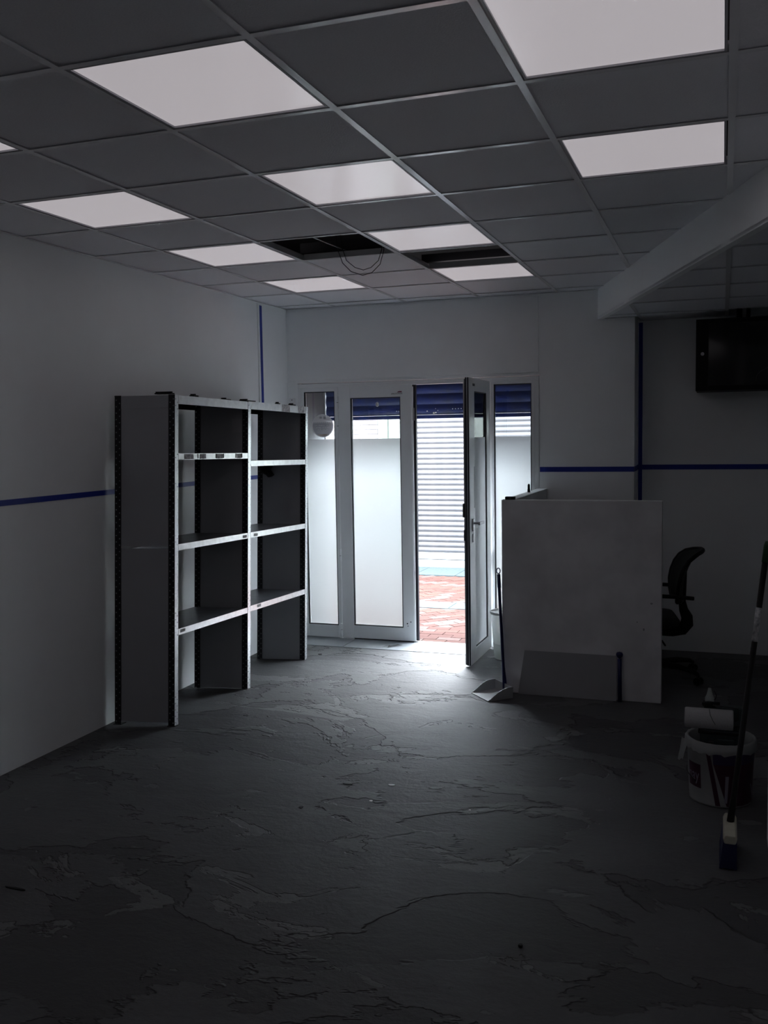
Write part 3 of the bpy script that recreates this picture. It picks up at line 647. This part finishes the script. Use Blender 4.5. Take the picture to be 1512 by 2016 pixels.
# ---------------------------------------------------------------- office chair (seen from its right side, seat hidden by the half wall)
CC = (-.42, 6.72, 0); ca = math.radians(10)
def Cm(x, y, z): return (CC[0]+x*math.cos(ca)-y*math.sin(ca), CC[1]+x*math.sin(ca)+y*math.cos(ca), z)
ch = thing('office_chair', 'black swivel office chair facing left behind the half wall', 'chair', CC)
def rrect(cx, cy, hx, hy, r, z, n=5):
    out = []
    for qx, qy, a0 in ((1, 1, 0), (-1, 1, PI/2), (-1, -1, PI), (1, -1, 1.5*PI)):
        for k in range(n+1):
            a = a0+PI/2*k/n; out.append(Cm(cx+qx*(hx-r)+r*math.cos(a), cy+qy*(hy-r)+r*math.sin(a), z))
    return out
put('seat', MB().rings([rrect(-.09, 0, .19, .20, .07, .375), rrect(-.09, 0, .225, .235, .09, .392), rrect(-.09, 0, .23, .24, .09, .42), rrect(-.09, 0, .215, .225, .09, .438), rrect(-.09, 0, .15, .16, .07, .446)]), M['blackmesh'], ch, sm=True)
put('seat_mechanism', MB().rings([rrect(-.06, 0, .07, .06, .03, .29), rrect(-.06, 0, .12, .11, .04, .33), rrect(-.08, 0, .15, .15, .05, .375)]), M['black'], ch, sm=True)
# backrest: curved shell
rs = []
prof = [(.155, .545, .145), (.150, .60, .19), (.152, .66, .215), (.163, .72, .22), (.185, .78, .215), (.215, .825, .205), (.255, .855, .185), (.290, .870, .13)]
def shell(off, inset=0):
    g = []
    for x, z, hw_ in prof:
        row = []
        for k in range(13):
            q = -1+2*k/12; row.append(Cm(x+off-.045*abs(q)**2.2, q*(hw_-inset), z+.012*(1-abs(q)**2)*(1 if z > .8 else -.5)))
        g.append(row)
    return g
f_, b2 = shell(0), shell(.022)
mb = MB(); mb.rings([fr_+list(reversed(bk)) for fr_, bk in zip(f_, b2)])
put('backrest', mb, M['blackmesh'], ch, sm=True)
rim = [shell(.011)[k][0] for k in range(len(prof))]+[shell(.011)[-1][k] for k in range(1, 13)]+[shell(.011)[k][12] for k in range(len(prof)-2, -1, -1)]+[shell(.011)[0][k] for k in range(11, 0, -1)]
put('backrest_frame', MB().tube(rim+[rim[0]], .015, 8), M['black'], ch, sm=True)
put('back_spine', MB().tube([Cm(.185, 0, .74), Cm(.178, 0, .62), Cm(.172, 0, .53), Cm(.182, 0, .47), Cm(.205, 0, .42), Cm(.205, 0, .375), Cm(.175, 0, .335), Cm(.11, 0, .318), Cm(0, 0, .32)], [.018, .022, .024, .030, .038, .044, .042, .034, .03], 14, 1.3), M['black'], ch, sm=True)
for sd in (-1, 1):
    ar = put('armrest', MB().tube([Cm(.21, sd*.255, .590), Cm(.10, sd*.26, .600), Cm(-.04, sd*.26, .606), Cm(-.10, sd*.26, .604)], .013, 10, 1.5), M['black'], ch, sm=True)
    put('armrest_post', MB().tube([Cm(-.03, sd*.26, .60), Cm(-.07, sd*.262, .50), Cm(-.06, sd*.22, .39), Cm(-.05, sd*.14, .36)], .012, 10), M['black'], ar, sm=True)
put('tilt_lever', MB().tube([Cm(-.03, -.1, .33), Cm(-.0, -.2, .32), Cm(.035, -.24, .27)], .006, 8), M['black'], ch, sm=True)
put('gas_lift', MB().lathe([(.014, .29), (.014, .16), (.026, .16), (.026, .07), (0, .07)], CC, 16), M['black'], ch, sm=False)
put('base_hub', MB().lathe([(0, .11), (.045, .105), (.05, .07), (0, .065)], CC, 20), M['black'], ch)
for k in range(5):
    a = math.radians(-29+72*k); u_ = Vector((math.cos(a), math.sin(a), 0)); C0 = Vector(CC)
    leg = put('leg', MB().tube([C0+u_*.03+Vector((0, 0, .095)), C0+u_*.18+Vector((0, 0, .10)), C0+u_*.29+Vector((0, 0, .085)), C0+u_*.325+Vector((0, 0, .068))], [.026, .021, .016, .013], 10), M['black'], ch, sm=True)
    cp = C0+u_*.325; sd = Vector((-u_.y, u_.x, 0))
    cst = MB().disc(cp+sd*.007+Vector((0, 0, .0272)), .027, sd, .014, 16).disc(cp-sd*.021+Vector((0, 0, .0272)), .027, sd, .014, 16).disc(cp+Vector((0, 0, .03)), .008, (0, 0, 1), .04, 8)
    put('caster', cst, M['black'], leg)

# ---------------------------------------------------------------- paint bucket and what stands in it
bc = (.005, 4.548, 0); RB, RT, HB = .134, .146, .288
bk = thing('paint_bucket', 'white and maroon plastic paint bucket by the right wall', 'bucket', bc)
put('body', MB().lathe([(0, .004), (.124, .004), (.126, 0), (RB, .002), (RB+.001, .012), (RT, HB-.03), (RT+.005, HB-.028), (RT+.005, HB-.018), (RT, HB-.016), (RT, HB-.004), (RT+.004, HB), (RT-.003, HB), (RT-.006, HB-.01), (RB-.008, .01), (0, .010)], bc, 56), M['bucket'], bk, sm=True)
def onb(a, z, off=.0012):
    r = RB+.001+(RT-RB-.001)*(z-.012)/(HB-.042)+off; a = math.radians(a); return (bc[0]+r*math.sin(a), bc[1]-r*math.cos(a), z)
def bpatch(tl, tr, bl_, br, z0, z1, off, nu=14, nz=8):
    m_ = MB(); g = [[onb((bl_+(tl-bl_)*k/nz)*(1-i/nu)+(br+(tr-br)*k/nz)*(i/nu), z0+(z1-z0)*k/nz, off) for i in range(nu+1)] for k in range(nz+1)]
    return m_.rings(g, False, False)
put('maroon_print', bpatch(-12, 108, 12, 108, .010, .200, .0012, 24), M['maroon'], bk, sm=True)
put('purple_print', bpatch(-13, 108, -12, 108, .200, .248, .0012, 24), M['purple'], bk, sm=True)
put('maroon_stripe', bpatch(-25, -18, -8, 1, .010, .250, .0013), M['maroon'], bk, sm=True)
put('white_stripe', bpatch(9, 15, 8, 13, .025, .15, .0016), M['stripe'], bk, sm=True)
put('white_stripe', bpatch(64, 68, 84, 92, .012, .10, .0016), M['stripe'], bk, sm=True)
put('logo_square', bpatch(-70, -36, -70, -36, .075, .185, .0013), M['maroon'], bk, sm=True)
put('logo_lettering', text_mb('nay', .080, lambda x, y, z: onb(-54+math.degrees(x/.14)*.66, .130+y*.95, .0017+z*.2), .0004), M['stripe'], bk)
put('handle_wire', MB().tube([(bc[0]+.150*math.sin(a), bc[1]-.150*math.cos(a)-.006, .085+.05*abs(math.sin(a))**2+.0) for a in np.linspace(-1.75, -.75, 14)], .0025, 8), M['cable'], bk, sm=True)
# bag liner over the rim
rr = []
for k, (r, z) in enumerate(((RT-.012, HB-.06), (RT-.009, HB+.001), (RT+.002, HB+.006), (RT+.009, HB-.004), (RT+.0105, HB-.035))):
    rr.append([(bc[0]+(r+.002*math.sin(i*2.3+k)*(k > 1)+.0015*random.random())*math.cos(2*PI*i/60), bc[1]+(r+.002*math.sin(i*2.3+k)*(k > 1))*math.sin(2*PI*i/60), z-(.012*random.random() if k == 4 else 0)) for i in range(60)])
bl2 = tag(put('bag_liner', MB().rings(rr, False), M['bag'], sm=True), 'crinkled clear bag liner folded over the paint bucket rim', 'bag')
fl = []
for k in range(7):
    t = k/6; fl.append([(bc[0]-.152-.022*t+.016*q*(1-.3*t), bc[1]-.05+.008*q, HB-.002-.105*t+.004*math.sin(q*4+k)) for q in np.linspace(-1, 1, 7)])
put('hanging_flap', MB().rings(fl, False, False), M['bag'], bl2, sm=True)
# dark toolbox
tb = thing('plastic_tool_box', 'dark teal plastic tool box standing inside the paint bucket', 'tool box', (.005, 4.56, .05))
put('lower_case', MB().box(-.085, .095, 4.478, 4.60, .02, .335), M['teal'], tb, .006)
put('upper_case', MB().box(-.070, .098, 4.545, 4.60, .337, .425), M['teal'], tb, .006)
put('lid_edge', MB().box(-.092, .101, 4.47, 4.607, .318, .330), M['black'], tb, .003)
put('latch', MB().box(-.046, -.024, 4.470, 4.478, .255, .285), M['duct'], tb, .002)
put('handle_bar', MB().box(-.008, .062, 4.466, 4.476, .268, .298), M['teal'], tb, .003)
put('grip', MB().box(-.075, -.02, 4.535, 4.60, .426, .437), M['black'], tb, .003)
pr = thing('paint_roller', 'white fleece paint roller lying across the tool box', 'paint roller', (-.05, 4.50, .38))
put('sleeve', MB().rings([[(x, 4.495+r*math.cos(t), .3815+r*math.sin(t)) for t in np.linspace(0, 2*PI, 29)[:-1]] for x, r in ((-.151, .030), (-.150, .044), (-.144, .0465), (.052, .0465), (.058, .044), (.059, .030))]), M['fleece'], pr, sm=True)
put('wire_frame', MB().tube([(.059, 4.495, .3815), (.072, 4.495, .3815), (.078, 4.49, .39), (.078, 4.49, .438), (-.03, 4.50, .445)], .003, 8), M['cable'], pr, sm=True)
put('wire_frame', MB().tube([(-.045, 4.475, .432), (-.04, 4.4555, .41), (-.03, 4.4475, .39), (-.018, 4.4475, .37)], .0013, 6), M['cable'], pr, sm=True)
put('handle', MB().tube([(-.075, 4.515, .445), (-.05, 4.51, .449), (0.0, 4.51, .449)], .009, 10), M['black'], pr, sm=True)
nz_ = thing('plastic_nozzle', 'small translucent plastic nozzle standing behind the paint roller', 'nozzle', (-.045, 4.575, .437))
put('body', MB().lathe([(0, 0), (.020, 0), (.020, .022), (.014, .034), (.008, .058), (.007, .066), (0, .068)], (-.045, 4.575, .437), 18), M['bin'], nz_, sm=True)
put('trigger', MB().tube([(-.030, 4.575, .445), (-.018, 4.575, .455), (-.016, 4.575, .472), (-.026, 4.575, .492)], .0022, 8), M['cable'], nz_, sm=True)
# broom
br = thing('broom', 'long-handled broom with blue bristles leaning on the right wall corner', 'broom', (.045, 3.87, 0))
put('brush_block', MB().rings([[(.043+x*s, y, z) for x, z in ((-.022, .100), (.022, .100), (.026, .118), (.020, .132), (-.020, .132), (-.026, .118))] for y, s in ((3.792, .85), (3.802, 1), (4.022, 1), (4.032, .85))]), M['wood'], br, .003)
bq = MB(); random.seed(3)
for i in range(6):
    for j in range(26):
        x = .043-.021+.0084*i; y = 3.80+.0090*j
        fx = (x-.043)*.25-.006; fy = (y-3.89)*.10
        bq.add([(x-.0045, y-.0048, .101), (x+.0045, y-.0048, .101), (x+.0045, y+.0048, .101), (x-.0045, y+.0048, .101), (x+fx-.006, y+fy-.006, .001+random.random()*.006), (x+fx+.006, y+fy-.006, .001+random.random()*.006), (x+fx+.006, y+fy+.006, .001), (x+fx-.006, y+fy+.006, .001)], [(0, 1, 2, 3), (4, 7, 6, 5), (0, 4, 5, 1), (1, 5, 6, 2), (2, 6, 7, 3), (3, 7, 4, 0)])
o = put('bristles', bq, M['bristle'], br); o['kind'] = 'stuff'
hb0, hb1 = Vector((.045, 3.945, .128)), Vector((.172, 4.06, 1.245))
hd = put('handle', MB().tube([hb0, hb0.lerp(hb1, .075), hb0.lerp(hb1, .08), hb0.lerp(hb1, .93)], [.0145, .0135, .0115, .0115], 14), M['black'], br, sm=True)
lbp = [hb0.lerp(hb1, t) for t in (.645, .765)]
put('paper_label', MB().tube(lbp, .0121, 14), M['paper'], hd, sm=True)
put('end_cap', MB().tube([hb0.lerp(hb1, .925), hb0.lerp(hb1, .985), hb0.lerp(hb1, 1.0)], [.014, .0135, .009], 14), M['green'], br, sm=True)

# ---------------------------------------------------------------- debris on the floor
def chip(label, x, y, r, mt, name='paint_chip', cat='debris', tall=.004, st=1):
    n = 7; pts = [(x+r*st*(.7+.5*random.random())*math.cos(2*PI*k/n), y+r*(.7+.5*random.random())*math.sin(2*PI*k/n)) for k in range(n)]
    tag(put(name, MB().prism(pts, .0005, tall), mt), label, cat)
chip('small white paint chip on the floor in the room centre', -1.517, 4.03, .009, M['chip'])
chip('tiny white fleck on the floor right of centre', -1.054, 4.06, .006, M['chip'])
chip('pale crumbs of plaster on the floor behind the white chip', -1.49, 4.25, .012, M['chip'], st=1.6)
chip('small black scrap on the floor left of the white chip', -1.798, 3.867, .012, M['black'], 'black_scrap')
chip('small dark pebble on the floor toward the viewer', -.61, 2.995, .008, M['black'], 'pebble', tall=.01)
chip('dark splinter on the floor near the left photo edge', -2.50, 2.82, .006, M['black'], 'splinter', st=9)
chip('small dark scrap on the floor by the far shelving post', -2.93, 6.72, .018, M['black'], 'black_scrap')
chip('thin dark splinter on the floor before the near plaster crumbs', -1.70, 4.20, .006, M['black'], 'splinter', st=5)
